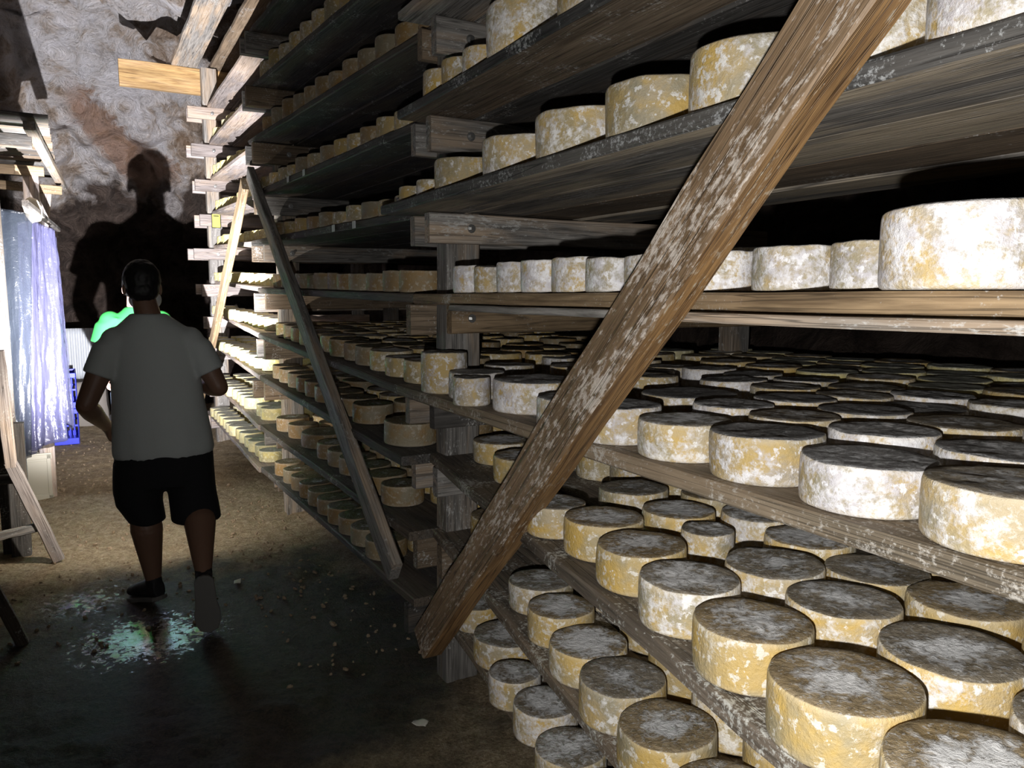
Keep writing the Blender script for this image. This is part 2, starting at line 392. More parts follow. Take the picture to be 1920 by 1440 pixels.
def bolt(parent, p, axis):
    global bolt_me
    if bolt_me is None:
        bm = bmesh.new(); bmesh.ops.create_cone(bm, cap_ends=True, segments=16, radius1=.017, radius2=.016, depth=.004)
        bmesh.ops.create_cone(bm, cap_ends=True, segments=6, radius1=.010, radius2=.009, depth=.018, matrix=Matrix.Translation((0, 0, .007)))
        bolt_me = bm_mesh(bm, 'bolt')
    q = axis.to_track_quat('Z', 'Y').to_matrix().to_4x4(); q.translation = p
    link('bolt', bolt_me, M['bolt'], parent, q)
xstart = {(1, 0): -.17, (1, 1): -.10, (1, 2): -.115, (1, 3): -.125, (1, 4): -.05, (1, 5): -.135, (1, 6): -.125, (1, 7): -.10,
          (2, 4): -.17, (2, 3): -.19, (2, 2): -.20, (2, 5): -.17, (2, 6): -.20, (2, 7): -.22, (2, 8): -.25, (2, 9): -.24,
          (3, 4): -.16, (3, 5): -.22, (3, 6): -.15, (3, 7): -.18, (3, 8): -.2, (3, 9): -.22}
for i, u in enumerate(UP):
    for k, z in enumerate(LVF[i]):
        zt = z-BT-(.004 if i else 0)
        for s in (-1, 1):
            if s == -1: w0 = xstart.get((i, k), -.13)
            else: w0 = xstart.get((i, k), -.13) - rnd.uniform(-.01, .05) if (i, k) != (1, 4) else -.155
            hh = rnd.uniform(.105, .13)
            mt = rnd.choice(['grey', 'grey', 'brownboard', 'dark']) if i < 3 else 'pale'
            if i == 2: mt = rnd.choice(['grey', 'grey', 'brownboard'])
            if i == 1 and s == -1: mt = {4: 'tan', 5: 'grey', 6: 'grey', 3: 'dark', 2: 'grey', 1: 'brownboard', 0: 'pale'}.get(k, 'grey')
            uu = u+s*(.05+.0235)
            b = beam('crosspiece', W(uu, w0, zt-hh/2-.001), W(uu, 1.60, zt-hh/2-.001), hh, .045, -U*1.0 if s < 0 else U, M[mt], rack, n=6)
            if s == -1: bolt(b, W(uu-.0245, .035 if i == 1 else .01, zt-hh/2), -U)
# braces ----------------------------------------------------------
def brace(u0, z0, w0, u1, z1, w1, wd, tk, mat):
    a = W(u0, w0, z0); b = W(u1, w1, z1); x = (b-a).normalized()
    nrm = (-V - x*(-V).dot(x)).normalized()
    return beam('brace', a, b, wd, tk, nrm, M[mat], rack, n=14, jag=.007)
def edge_faces(o, mat):
    o.data.materials.append(M[mat])
    for p in o.data.polygons:
        if abs(p.normal.y) > .75: p.material_index = 1
b1 = brace(-.40, .375, -.290, -2.26, 2.245, -.305, .118, .072, 'brace'); edge_faces(b1, 'edgewood'); b1['label'] = 'mould-streaked brown diagonal brace'
b2 = brace(.06, .46, -.235, 2.72, 2.36, -.215, .105, .045, 'grey'); b2['label'] = 'grey diagonal brace of the middle bay'
b3 = brace(5.55, .50, -.235, 2.80, 2.30, -.235, .10, .045, 'tan'); b3['label'] = 'pale diagonal brace of the far bay'

# ================================================================ SHELVES
BAY = {'near': (0, 1), 'middle': (1, 2), 'far': (2, 3)}
ORD = ['lowest', 'second', 'third', 'fourth', 'fifth', 'sixth', 'seventh', 'eighth', 'ninth', 'tenth']
def shelf_words(k): return 'lowest shelf' if k == 0 else ORD[k]+' shelf up'
# front edge of each near shelf: (u at the post end, w there, w at the far end beyond the picture)
NEARF = {0: (.02, -.10, -.55), 1: (.02, -.09, -.62), 2: (.02, -.10, -.62), 3: (.10, -.21, -.27), 4: (-.06, -.185, -.24), 5: (.14, -.235, -.26), 6: (.06, -.19, -.22), 7: (.04, -.19, -.22), 8: (.04, -.19, -.22)}
MIDF = {0: (-.175, -.215), 1: (-.19, -.21), 2: (-.22, -.20), 3: (-.21, -.20), 4: (-.16, -.19), 5: (-.06, -.22), 6: (-.06, -.20), 7: (-.03, -.22), 8: (-.02, -.20), 9: (-.1, -.2)}
def make_shelf(bay, k):
    i0, i1 = BAY[bay]
    if bay == 'near': uA, wA, wB = NEARF[k]; uB = -2.95
    elif bay == 'middle': uA, uB = .10 if k > 4 else .02, 2.76; wA, wB = MIDF[k]
    else: uA, uB = 2.74, 5.90; wA, wB = ((-.23, -.13), (-.22, -.08), (-.21, -.05), (-.20, .0))[k] if k < 4 else (-.15, -.02)
    zA, zB = zs(k, uA+(.03 if bay == 'far' else 0)), zs(k, uB-(.12 if bay == 'middle' else 0)); z = (zA+zB)/2
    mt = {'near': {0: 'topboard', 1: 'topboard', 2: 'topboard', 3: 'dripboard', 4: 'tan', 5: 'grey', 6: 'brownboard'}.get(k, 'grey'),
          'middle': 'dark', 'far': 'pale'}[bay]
    look = {'near': 'Worn', 'middle': 'Dark', 'far': 'Pale'}[bay]
    sh = thing('plank_shelf', W((uA+uB)/2, .3, z), '%s plank shelf in the %s bay, %s' % (look.lower(), bay, shelf_words(k)), 'shelf', 'plank shelves of the rack')
    lines = []
    wend = .80
    n = 4
    cuts = [0, .26, .50, .76, 1.0]
    for j in range(n):
        a0 = wA+(wend-wA)*cuts[j]; a1 = wA+(wend-wA)*cuts[j+1]-.007
        b0 = wB+(wend-wB)*cuts[j]; b1_ = wB+(wend-wB)*cuts[j+1]-.007
        ue0 = uA+rnd.uniform(-.02, .02)*(j > 0)
        p = W(ue0, a0, zA); q = W(uB, b0, zB)
        x = (q-p).normalized(); side = Z.cross(x)
        dz = rnd.uniform(-.003, .002)*(j > 0)
        L = (q-p).length
        me = plank_mesh(L, a1-a0, b1_-b0, BT+rnd.uniform(-.002, .004), 12, .005, .005, rnd.randrange(9999))
        if side.dot(V) < 0:
            me.transform(Matrix.Diagonal((1, -1, 1, 1))); me.flip_normals()
        mm = mt
        if bay == 'near' and k == 5: mm = ['upperboard', 'upperboard', 'brownboard', 'upperboard'][j]
        if bay == 'near' and k == 6: mm = ['brownboard', 'dark', 'dark', 'dark'][j]
        po = link('plank', me, M[mm], sh, basis(p+Z*dz, x, Z))
        if bay == 'near' and k in (5, 6) and j == 0:            # weather-blackened front edge
            me.materials.append(M['blackedge'])
            for f_ in me.polygons:
                if abs(f_.normal.y) > .6: f_.material_index = 1
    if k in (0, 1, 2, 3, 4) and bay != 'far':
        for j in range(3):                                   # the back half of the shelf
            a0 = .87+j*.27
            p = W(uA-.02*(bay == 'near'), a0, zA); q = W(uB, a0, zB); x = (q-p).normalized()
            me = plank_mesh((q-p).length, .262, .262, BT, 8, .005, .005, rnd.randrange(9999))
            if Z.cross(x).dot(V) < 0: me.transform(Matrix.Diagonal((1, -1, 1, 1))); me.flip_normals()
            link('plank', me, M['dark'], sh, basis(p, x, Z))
    if bay == 'near' and k == 4:                             # thin batten under the front board
        p = W(-.5, wA+.012, z-BT-.003); q = W(uB, wB+.012, z-BT-.003); x = (q-p).normalized()
        me = plank_mesh((q-p).length, .07, .07, .018, 12, .003, .006, 5); me.transform(Matrix.Diagonal((1, -1, 1, 1))); me.flip_normals()
        link('batten', me, M['grey'], sh, basis(p, x, Z))
    # paper tags pinned on some front edges
    return sh
for k in range(0, 8): make_shelf('near', k)
for k in range(0, 10): make_shelf('middle', k)
for k in range(0, 10): make_shelf('far', k)

# ================================================================ CHEESES
def cheese_mesh(seed):
    """unit wheel: radius 1, height 1 (z 0..1)"""
    r = random.Random(seed); S = 44
    prof = [(0.0, 0.0), (.94, 0.0), (.980, .025), (.995, .08), (1.0, .2), (1.004, .5), (1.0, .80), (.996, .915), (.984, .972), (.955, 1.0)]
    rings = prof[1:]; top = [.80, .64, .48, .32, .16]
    off = Vector((r.random()*50, r.random()*50, r.random()*50)); vs = []; fs = []
    tilt = (r.random()-.5)*.06; ta = r.random()*6.28
    def wob(a, z): return 1+.014*noise.noise(off+Vector((math.cos(a)*1.3, math.sin(a)*1.3, z*.8)))*2
    def tz(x, y): return tilt*(x*math.cos(ta)+y*math.sin(ta))*.5 + .035*noise.noise(off+Vector((x*2, y*2, 0)))
    for (rr, z) in rings:
        for s in range(S):
            a = 2*math.pi*s/S; q = rr*wob(a, z); x, y = q*math.cos(a), q*math.sin(a)
            vs.append((x, y, z+(tz(x, y) if z > .5 else 0)))
    for rr in top:
        for s in range(S):
            a = 2*math.pi*s/S; x, y = rr*math.cos(a), rr*math.sin(a)
            vs.append((x, y, 1-.02*(1-rr)+tz(x, y)+.02*noise.noise(off+Vector((x*6, y*6, 3)))))
    nr = len(rings)+len(top)
    for i in range(nr-1):
        for s in range(S):
            a = i*S+s; b = i*S+(s+1) % S; fs.append((a, b, b+S, a+S))
    vs.append((0, 0, .98+tz(0, 0))); c = len(vs)-1
    for s in range(S): fs.append(((nr-1)*S+s, (nr-1)*S+(s+1) % S, c))
    fs.append(tuple(reversed(range(S))))
    return vs, fs
CV = [cheese_mesh(100+i) for i in range(10)]
CMESH = {}
def get_cheese(v, r, h, mat):
    rq = round(r/.006)*.006; hq = round(h/.008)*.008; key = (v, rq, hq, mat)
    if key not in CMESH:
        vs, fs = CV[v]; me = bpy.data.meshes.new('cheese'); me.from_pydata([(x*rq, y*rq, z*hq) for x, y, z in vs], [], fs)
        me.update(); smooth(me); me.materials.append(M[mat]); CMESH[key] = me
    return CMESH[key]
CH = []    # dict(bay,k,row,u,w,r,h,mat,look)
def overl(bay, k, u, w, r, slack=.004):
    for c in CH:
        if c['bay'] == bay and c['k'] == k and math.hypot(c['u']-u, c['w']-w) < r+c['r']-slack: return True
    return False
def add(bay, k, row, u, w, r, h, mat, force=False):
    if not force and overl(bay, k, u, w, r): return False
    CH.append(dict(bay=bay, k=k, row=row, u=u, w=w, r=r, h=h, mat=mat)); return True
# --- near bay, wheel by wheel where the photograph shows them
E_ = [[(-.23, .09, .112), (-.54, .01, .112), (-1.07, -.205, .082), (-1.26, -.19, .095), (-1.465, -.24, .096), (-1.665, -.285, .096), (-1.865, -.33, .099), (-2.07, -.37, .104), (-2.285, -.41, .110)],
      [(-1.07, .05, .095), (-1.30, .01, .093), (-1.46, -.045, .06), (-1.50, -.04, .096), (-1.69, -.085, .096), (-1.88, -.125, .100), (-2.09, -.15, .104), (-2.31, -.19, .104)],
      [(-1.23, .20, .094), (-1.42, .17, .096), (-1.61, .115, .097), (-1.80, .08, .098), (-1.99, .06, .098), (-2.20, .04, .1)]]
for r_, L_ in enumerate(E_):
    for u, w, r in L_: add('near', 2, r_, u, w, r*.985, rnd.uniform(.082, .092), 'ch_gold' if rnd.random() < .55 else 'ch_mix')
D_ = [[(-.19, -.125, .086), (-.38, -.09, .096), (-.535, -.185, .058), (-.73, -.07, .128), (-1.03, -.13, .10), (-1.25, -.135, .098), (-1.465, -.125, .104), (-1.69, -.12, .108), (-1.92, -.13, .110), (-2.15, -.135, .113)],
      [(-1.12, .20, .135), (-1.38, .105, .098), (-1.58, .085, .098), (-1.79, .09, .103), (-2.02, .09, .110), (-2.26, .09, .11)],
      [(-1.38, .32, .102), (-1.60, .295, .102), (-1.82, .31, .108), (-2.05, .32, .108), (-.75, .36, .10), (-.18, .15, .10), (-.27, .39, .10), (.0, .52, .095), (-.52, .30, .098)]]
for r_, L_ in enumerate(D_):
    for u, w, r in L_: add('near', 3, r_, u, w, r*.985, .142 if (r_ == 0 and u > -.25) else rnd.uniform(.082, .094), 'ch_white' if (r_ == 0 and u > -1.4) or rnd.random() < .55 else 'ch_mix')
F_ = [(-.84, -.11, .094), (-1.05, -.175, .092), (-1.25, -.225, .095), (-1.445, -.27, .094), (-1.64, -.31, .096), (-1.84, -.35, .096), (-2.05, -.39, .096)]
for u, w, r in F_: add('near', 1, 0, u, w, r, rnd.uniform(.080, .092), 'ch_gold' if rnd.random() < .7 else 'ch_mix')
for u, w, r in [(-.95, .09, .09), (-1.20, .03, .095), (-1.42, -.06, .092), (-1.62, -.10, .095), (-.20, .10, .115), (-1.8, -.14, .09)]: add('near', 1, 1, u, w, r, .085, 'ch_gold')
G_ = [(-.32, -.06, .085), (-.60, -.09, .115), (-.84, -.20, .080), (-1.03, -.21, .090), (-1.23, -.26, .088), (-1.43, -.30, .09), (-1.64, -.34, .09)]
for u, w, r in G_: add('near', 0, 0, u, w, r, rnd.uniform(.080, .090), 'ch_mix')
C_ = [(-.43, -.12, .073), (-.585, -.12, .073), (-.735, -.12, .074), (-.89, -.12, .077), (-1.05, -.12, .078), (-1.205, -.12, .076), (-1.36, -.12, .076),
      (-1.53, -.10, .078), (-1.735, -.11, .080), (-1.90, -.10, .080), (-2.09, -.175, .112)]
for u, w, r in C_: add('near', 4, 0, u, w, r, rnd.uniform(.078, .086) if r < .1 else .112, 'ch_white')
add('near', 4, 1, -1.45, .10, .125, .100, 'ch_white')
B_ = [(.07, -.11, .072, .06), (-.08, -.10, .072, .07), (-.34, -.09, .12, .105), (-.70, -.08, .135, .11), (-1.02, -.075, .145, .122), (-1.33, -.09, .135, .122), (-1.60, -.09, .125, .125), (-1.86, -.10, .12, .12), (-2.12, -.11, .13, .135)]
for u, w, r, h in B_: add('near', 5, 0, u, w, r, h, 'ch_mix' if u > -1.9 else 'ch_white')
A_ = [(-.13, -.09, .072, .10), (-.29, -.09, .072, .10), (-.45, -.09, .07, .09), (-.69, -.06, .13, .145), (-1.08, -.06, .13, .145), (-1.38, -.06, .12, .13)]
for u, w, r, h in A_: add('near', 6, 0, u, w, r, h, 'ch_mix')
# fill behind
def fill(bay, k, us, ws, r, h, mats, row0, keep=1.0):
    for j, w in enumerate(ws):
        u = us[0]+(j % 2)*r*1.0
        while u < us[1]:
            rr = r*rnd.uniform(.93, 1.03)
            if rnd.random() < keep: add(bay, k, row0+j, u+rnd.uniform(-.01, .01), w+rnd.uniform(-.012, .012), rr, h*rnd.uniform(.93, 1.05), rnd.choice(mats))
            u += 2*r*1.05
fill('near', 3, (-2.25, .05), [.50, .69], .100, .088, ['ch_white', 'ch_mix'], 3)
fill('near', 3, (-2.3, .1), [.98, 1.18, 1.38, 1.58], .108, .085, ['ch_fresh', 'ch_gold'], 5)
fill('near', 2, (-2.25, -.1), [.28, .47], .097, .086, ['ch_gold', 'ch_mix'], 3)
fill('near', 2, (-.9, -.1), [.10], .097, .086, ['ch_gold', 'ch_mix'], 1, .8)
# --- middle bay
rowm = {0: ['ch_brown'], 1: ['ch_brown'], 2: ['ch_brown'], 3: ['ch_brown', 'ch_gold'], 4: ['ch_brown'], 5: ['ch_brown', 'ch_gold'], 6: ['ch_brown', 'ch_gold'], 7: ['ch_brown'], 8: ['ch_gold']}
for u in [2.44, 2.2, 1.99, 1.79, 1.59, 1.39, 1.19, .99, .79, .57]: add('middle', 0, 0, u, -.085, .097, .085, 'ch_brown')
for u, r in [(2.45, .11), (2.17, .10), (1.84, .15), (1.49, .10), (1.28, .1), (1.07, .1), (.86, .1), (.65, .1), (.44, .1)]: add('middle', 1, 0, u, -.05 if r < .14 else 0, r*.97, .085, 'ch_brown')
for u, r in [(2.50, .095), (2.29, .1), (2.05, .1), (1.84, .1), (1.64, .1), (1.43, .1), (1.20, .1), (.98, .1), (.76, .1), (.25, .12)]: add('middle', 2, 0, u, -.07 if r < .11 else -.08, r*.97, .086 if r < .11 else .10, 'ch_brown')
fill('middle', 3, (.12, 2.55), [-.06], .098, .088, ['ch_brown', 'ch_gold'], 0)
fill('middle', 4, (.20, 2.55), [-.04], .100, .088, ['ch_brown'], 0, .92)
for k, h, ws in ((5, .075, -.09), (6, .08, -.09), (7, .10, -.09), (8, .105, -.09)):
    u = .22
    while u < 2.6:
        rr = rnd.uniform(.08, .11); f = (u-.1)/2.6
        wf = MIDF[k][0]+(MIDF[k][1]-MIDF[k][0])*f+.015+rr
        add('middle', k, 0, u+rr-.08, wf, rr, h*rnd.uniform(.9, 1.12), rnd.choice(rowm[k])); u += 2*rr+.012
for k, rows in ((0, [.12, .32]), (1, [.16, .36]), (2, [.14, .34]), (3, [.14, .33, .52, .71]), (4, [])):
    fill('middle', k, (.15, 2.6), rows, .098, .086, ['ch_brown', 'ch_gold'], 1)
fill('middle', 3, (.15, 2.4), [1.0, 1.2], .104, .084, ['ch_brown', 'ch_gold'], 4)
# --- far bay
for k in range(0, 9):
    fill('far', k, (2.95, 5.6), [-.08, -.06, -.05, -.01, .02, .06, .06, .06, .06][k:k+1], .098, .087, ['ch_fresh'], 0, .97 if k < 5 else .7)
    if k < 5: fill('far', k, (2.95, 5.6), [.16], .098, .087, ['ch_fresh'], 1)

ORDN = ['first', 'second', 'third', 'fourth', 'fifth', 'sixth', 'seventh', 'eighth', 'ninth', 'tenth', 'eleventh', 'twelfth', 'thirteenth', 'fourteenth', 'fifteenth', 'sixteenth', 'seventeenth', 'eighteenth']
LOOK = {'ch_white': 'white-bloomed', 'ch_mix': 'mottled', 'ch_gold': 'golden', 'ch_brown': 'brown', 'ch_fresh': 'pale yellow'}
ROWN = ['front', 'second', 'third', 'fourth', 'fifth', 'sixth', 'seventh', 'eighth', 'ninth', 'tenth']
rows = {}
for c in CH: rows.setdefault((c['bay'], c['k'], c['row']), []).append(c)
for (bay, k, row), L_ in rows.items():
    L_.sort(key=lambda c: -c['u'] if bay == 'near' else c['u'])
    for i, c in enumerate(L_): c['ord'] = i
camp = Vector((0, 0, 1.55))
def shows(c):
    p = W(c['u'], c['w'], zs(c['k'], c['u'])); d = (p-camp); dist = d.length
    a = 960+1440*p.x/p.y; s = c['r']/dist
    if p.y < .3 or a > 2050: return 0
    if c['k'] >= 4 and c['row'] > 1: s *= .2
    if c['row'] >= 1: s *= .8
    if c['row'] >= 2 and not (c['bay'] == 'near' and c['k'] in (2, 3)): s *= .6
    return s
CH.sort(key=lambda c: -shows(c))
NIND = 300
groups = {}
for n_, c in enumerate(CH[:NIND]):
    me = get_cheese(rnd.randrange(10), c['r'], c['h'], c['mat'])
    sl_ = slope(c['k'], c['u']) if c['bay'] != 'near' else 0; nz = (Z-U*sl_).normalized()
    mw = Matrix.Translation(W(c['u'], c['w'], zs(c['k'], c['u'])+.0025)) @ Z.rotation_difference(nz).to_matrix().to_4x4() @ Euler((0, 0, rnd.random()*6.28)).to_matrix().to_4x4()
    o = link('cheese_wheel', me, None, None, mw)
    meta(o, '%s cheese wheel, %s from the near post, %s row, %s, %s bay' % (LOOK[c['mat']], ORDN[c['ord']], ROWN[c['row']], shelf_words(c['k']), c['bay']) if c['bay'] != 'near' else
         '%s cheese wheel, %s from the post, %s row, %s, near bay' % (LOOK[c['mat']], ORDN[c['ord']], ROWN[c['row']], shelf_words(c['k'])),
         'cheese', 'cheese wheels on the %s of the %s bay' % (shelf_words(c['k']), c['bay']))
rest = CH[NIND:]
if rest:
    bm = bmesh.new(); mats = ['ch_white', 'ch_mix', 'ch_gold', 'ch_brown', 'ch_fresh']
    for c in rest:
        me = get_cheese(rnd.randrange(3), c['r'], c['h'], c['mat']).copy()
        for p in me.polygons: p.material_index = mats.index(c['mat'])
        me.transform(Matrix.Translation(W(c['u'], c['w'], zs(c['k'], c['u'])+.003)))
        bm.from_mesh(me); bpy.data.meshes.remove(me)
    me = bm_mesh(bm, 'cheese_mass', True)
    for k in mats: me.materials.append(M[k])
    meta(link('more_cheese_wheels', me), 'many small cheese wheels in the deep rows and far shelves', 'cheese', None, 'stuff')
labs = {}
for o in bpy.data.objects:
    if 'label' in o and o.parent is None: labs.setdefault(o['label'], []).append(o.name)
assert all(len(v) == 1 for v in labs.values()), [v for v in labs.values() if len(v) > 1]
print('CHEESES', len(CH), 'individual', min(NIND, len(CH)))
# ================================================================ OVERHEAD TIMBERS
ob = beam('overhead_beam', W(5.86, -.80, 3.69), W(5.86, .95, 3.69), .25, .07, U, M['yellowbeam'], None, n=8)
meta(ob, 'yellow squared timber beam lying across the roof behind the far post', 'beam')
for (w0, w1, mt, lb) in ((-.33, -.09, 'grey', 'grey overhead plank running back from the yellow beam'), (.02, .36, 'brownboard', 'wide brown overhead plank above the far bay posts')):
    p = W(5.95, w1, 3.86); q = W(2.3, w1, 3.90); x = (q-p).normalized()
    me = plank_mesh((q-p).length, w1-w0, w1-w0, .045, 10, .005, .006, 77)
    if Z.cross(x).dot(V) > 0: me.transform(Matrix.Diagonal((1, -1, 1, 1))); me.flip_normals()
    meta(link('overhead_plank', me, M[mt], None, basis(p, x, Z)), lb, 'plank')
ob = beam('overhead_beam', W(2.35, -.45, 3.79), W(2.35, 1.6, 3.79), .12, .10, U, M['dark'], None)
meta(ob, 'dark beam under the overhead planks above the middle post', 'beam')

# yellow card on the far post
def card(name, c, wd, ht, normal, mat, parent=None, th=.002):
    bm = bmesh.new(); box_bm(bm, (0, 0, 0), (wd, ht, th)); me = bm_mesh(bm)
    x = Z.cross(normal).normalized()
    return link(name, me, M[mat], parent, basis(c, x, normal))
yc = thing('warning_card', W(5.64, .00, 2.30), 'small yellow card with a black border fixed to the pale far post', 'sign')
card('border', W(5.645, .0, 2.30), .088, .150, -U, 'blackplastic', yc, .003)
card('card_face', W(5.641, .0, 2.297), .074, .128, -U, 'yellow', yc, .003)
card('card_strip', W(5.638, .0, 2.345), .052, .010, -U, 'blackplastic', yc, .002)
# little price tags stapled on shelf fronts of the middle bay
shelves = [o for o in bpy.data.objects if o.name.startswith('plank_shelf')]
def shelf_at(bay, k):
    for o in shelves:
        if (' %s bay' % bay) in o['label'] and o['label'].endswith(shelf_words(k)): return o
for k, u in ((5, 1.12), (5, .84), (6, 1.9), (6, 1.6)):
    f = (u+.06)/2.8; w = MIDF[k][0]+(MIDF[k][1]-MIDF[k][0])*f-.006
    card('paper_tag', W(u, w, zs(k, u)-.020), .045, .034, -V, 'tagwhite', shelf_at('middle', k), .002)

# ================================================================ LEFT SIDE: STAND, SHEETS, CRATES
st = thing('timber_stand', W(3.4, -1.75, 0), 'rough timber stand with a boarded top from which plastic sheets hang', 'stand')
def sb(name, a, b, wd, tk, up, mat): return beam(name, W(*a), W(*b), wd, tk, up, M[mat], st)
sb('post', (4.0, -1.54, -.1), (4.0, -1.52, 2.45), .10, .07, -U, 'pale'); sb('post', (4.75, -1.80, -.1), (4.75, -1.45, 2.4), .09, .07, -U, 'pale')
sb('post', (2.72, -1.69, -.1), (2.72, -1.69, 2.46), .11, .08, -U, 'dark'); sb('post', (4.0, -2.10, -.1), (4.0, -2.1, 2.45), .10, .07, -U, 'dark')
sb('post', (2.72, -2.15, -.1), (2.72, -2.15, 2.46), .11, .08, -U, 'dark')
sb('arm', (3.95, -2.15, 2.445), (3.95, -1.43, 2.445), .07, .05, -U, 'tan'); sb('arm', (4.70, -2.1, 2.44), (4.70, -1.33, 2.40), .07, .05, -U, 'tan')
sb('arm', (2.68, -2.2, 2.44), (2.68, -1.45, 2.44), .08, .05, -U, 'grey')
sb('rail', (2.45, -1.45, 2.49), (5.2, -1.33, 2.49), .06, .05, Z, 'grey')
sb('rail', (2.60, -1.5, 2.08), (4.9, -1.38, 2.10), .035, .035, Z, 'dark')
for i in range(9):
    u = 2.6+i*.285
    sb('plank', (u, -2.25, 2.545+rnd.uniform(-.004, .012)), (u+.02, -1.36, 2.545+rnd.uniform(-.004, .012)), .262, .025, Z, rnd.choice(['grey', 'dark', 'brownboard']))
sb('shelf_bar', (2.36, -2.2, .52), (2.36, -1.60, .52), .05, .05, -U, 'dark'); 
# bent prop leg and its foot rail
leg = thing('prop_leg', W(2.3, -1.6, 0), 'bent pale timber prop standing on the earth beside the white crate', 'prop')
for a, b in (((2.28, -1.665, 1.25), (2.3, -1.645, .60)), ((2.3, -1.648, .63), (2.34, -1.45, .02))): beam('strut', W(*a), W(*b), .062, .06, -U, M['tan' if 0 else 'pale'], leg, n=7)
beam('foot_rail', W(2.3, -1.80, .20), W(2.34, -1.51, .235), .045, .05, -U, M['grey'], leg)
beam('upright', W(2.62, -1.645, -.05), W(2.62, -1.64, .80), .10, .07, -U, M['dark'], leg)
l2 = beam('leaning_stake', W(1.22, -1.78, .62), W(1.25, -1.565, -.04), .05, .045, -U, M['dark'], None)
meta(l2, 'dark stake leaning out over the wet floor nearest the viewer', 'stake')

def sheet(name, pts_top, pts_bot, mat, label, seed, folds=7, amp=.035, cat='plastic sheet', scallop=.05):
    """hanging film: top line a->b, bottom line c->d, gathered folds; closed two-sided skin 2 mm thick"""
    r = random.Random(seed); nu_, nv = 70, 60; vs = []; fs = []
    a, b = [W(*p) for p in pts_top]; c, d = [W(*p) for p in pts_bot]
    nrm = (b-a).cross(Z).normalized(); ph = r.random()*6
    for j in range(nv+1):
        v = j/nv
        for i in range(nu_+1):
            t = i/nu_
            p = (a.lerp(b, t)).lerp(c.lerp(d, t), v)
            q = Vector((t*folds, v*1.2, seed))
            off = amp*(.35+.8*v)*(math.sin(t*folds*2.2+ph+1.5*noise.noise(q))+.9*noise.noise(q*1.3)) + .012*noise.noise(Vector((t*22, v*9, seed))) + .005*noise.noise(Vector((t*50, v*40, seed)))
            dz = -scallop*max(0, (v-.85)/.15)*(noise.noise(Vector((t*5, 7, seed)))+.4*math.sin(t*9)) if v > .85 else 0
            if v < .12: dz += -.05*(1-v/.12)*(abs(t-.5)*2)**1.5
            vs.append(p+nrm*off+Z*dz)
    for j in range(nv):
        for i in range(nu_):
            k = j*(nu_+1)+i; fs.append((k, k+1, k+nu_+2, k+nu_+1))
    me = bpy.data.meshes.new(name); me.from_pydata(vs, [], fs); me.update(); smooth(me)
    o = link(name, me, M[mat]); md = o.modifiers.new('thickness', 'SOLIDIFY'); md.thickness = .0015
    return meta(o, label, cat, 'plastic sheets hanging from the stand')
sheet('plastic_sheet', ((2.72, -2.15, 2.08), (3.02, -1.49, 2.10)), ((2.60, -2.1, .50), (3.02, -1.60, .53)), 'sheet2', 'clear grey plastic sheet hanging nearest the viewer behind the bent prop', 3, 6, .045)
sheet('plastic_sheet', ((3.20, -1.62, 2.04), (3.45, -1.385, 2.04)), ((3.10, -1.72, .44), (3.42, -1.405, .58)), 'sheet', 'lilac plastic sheet hanging in the middle, its hem over the white crate', 8, 6, .038)
sheet('plastic_sheet', ((3.65, -1.50, 2.03), (3.85, -1.375, 2.02)), ((3.55, -1.50, .62), (3.85, -1.325, .58)), 'sheet', 'narrow violet plastic sheet hanging farthest, beside the blue crates', 14, 5, .024)
kn = bmesh.new(); bmesh.ops.create_icosphere(kn, subdivisions=3, radius=.06)
for v in kn.verts: v.co = Vector((v.co.x, v.co.y*.7, v.co.z*1.3))*(1+.35*noise.noise(v.co*22))
meta(link('knotted_cloth', bm_mesh(kn, 'knot', True), plain('cream_cloth', (.75, .68, .55), .9), None, Matrix.Translation(W(3.3, -1.49, 2.105))), 'cream knotted cloth tied above the middle plastic sheet', 'cloth')

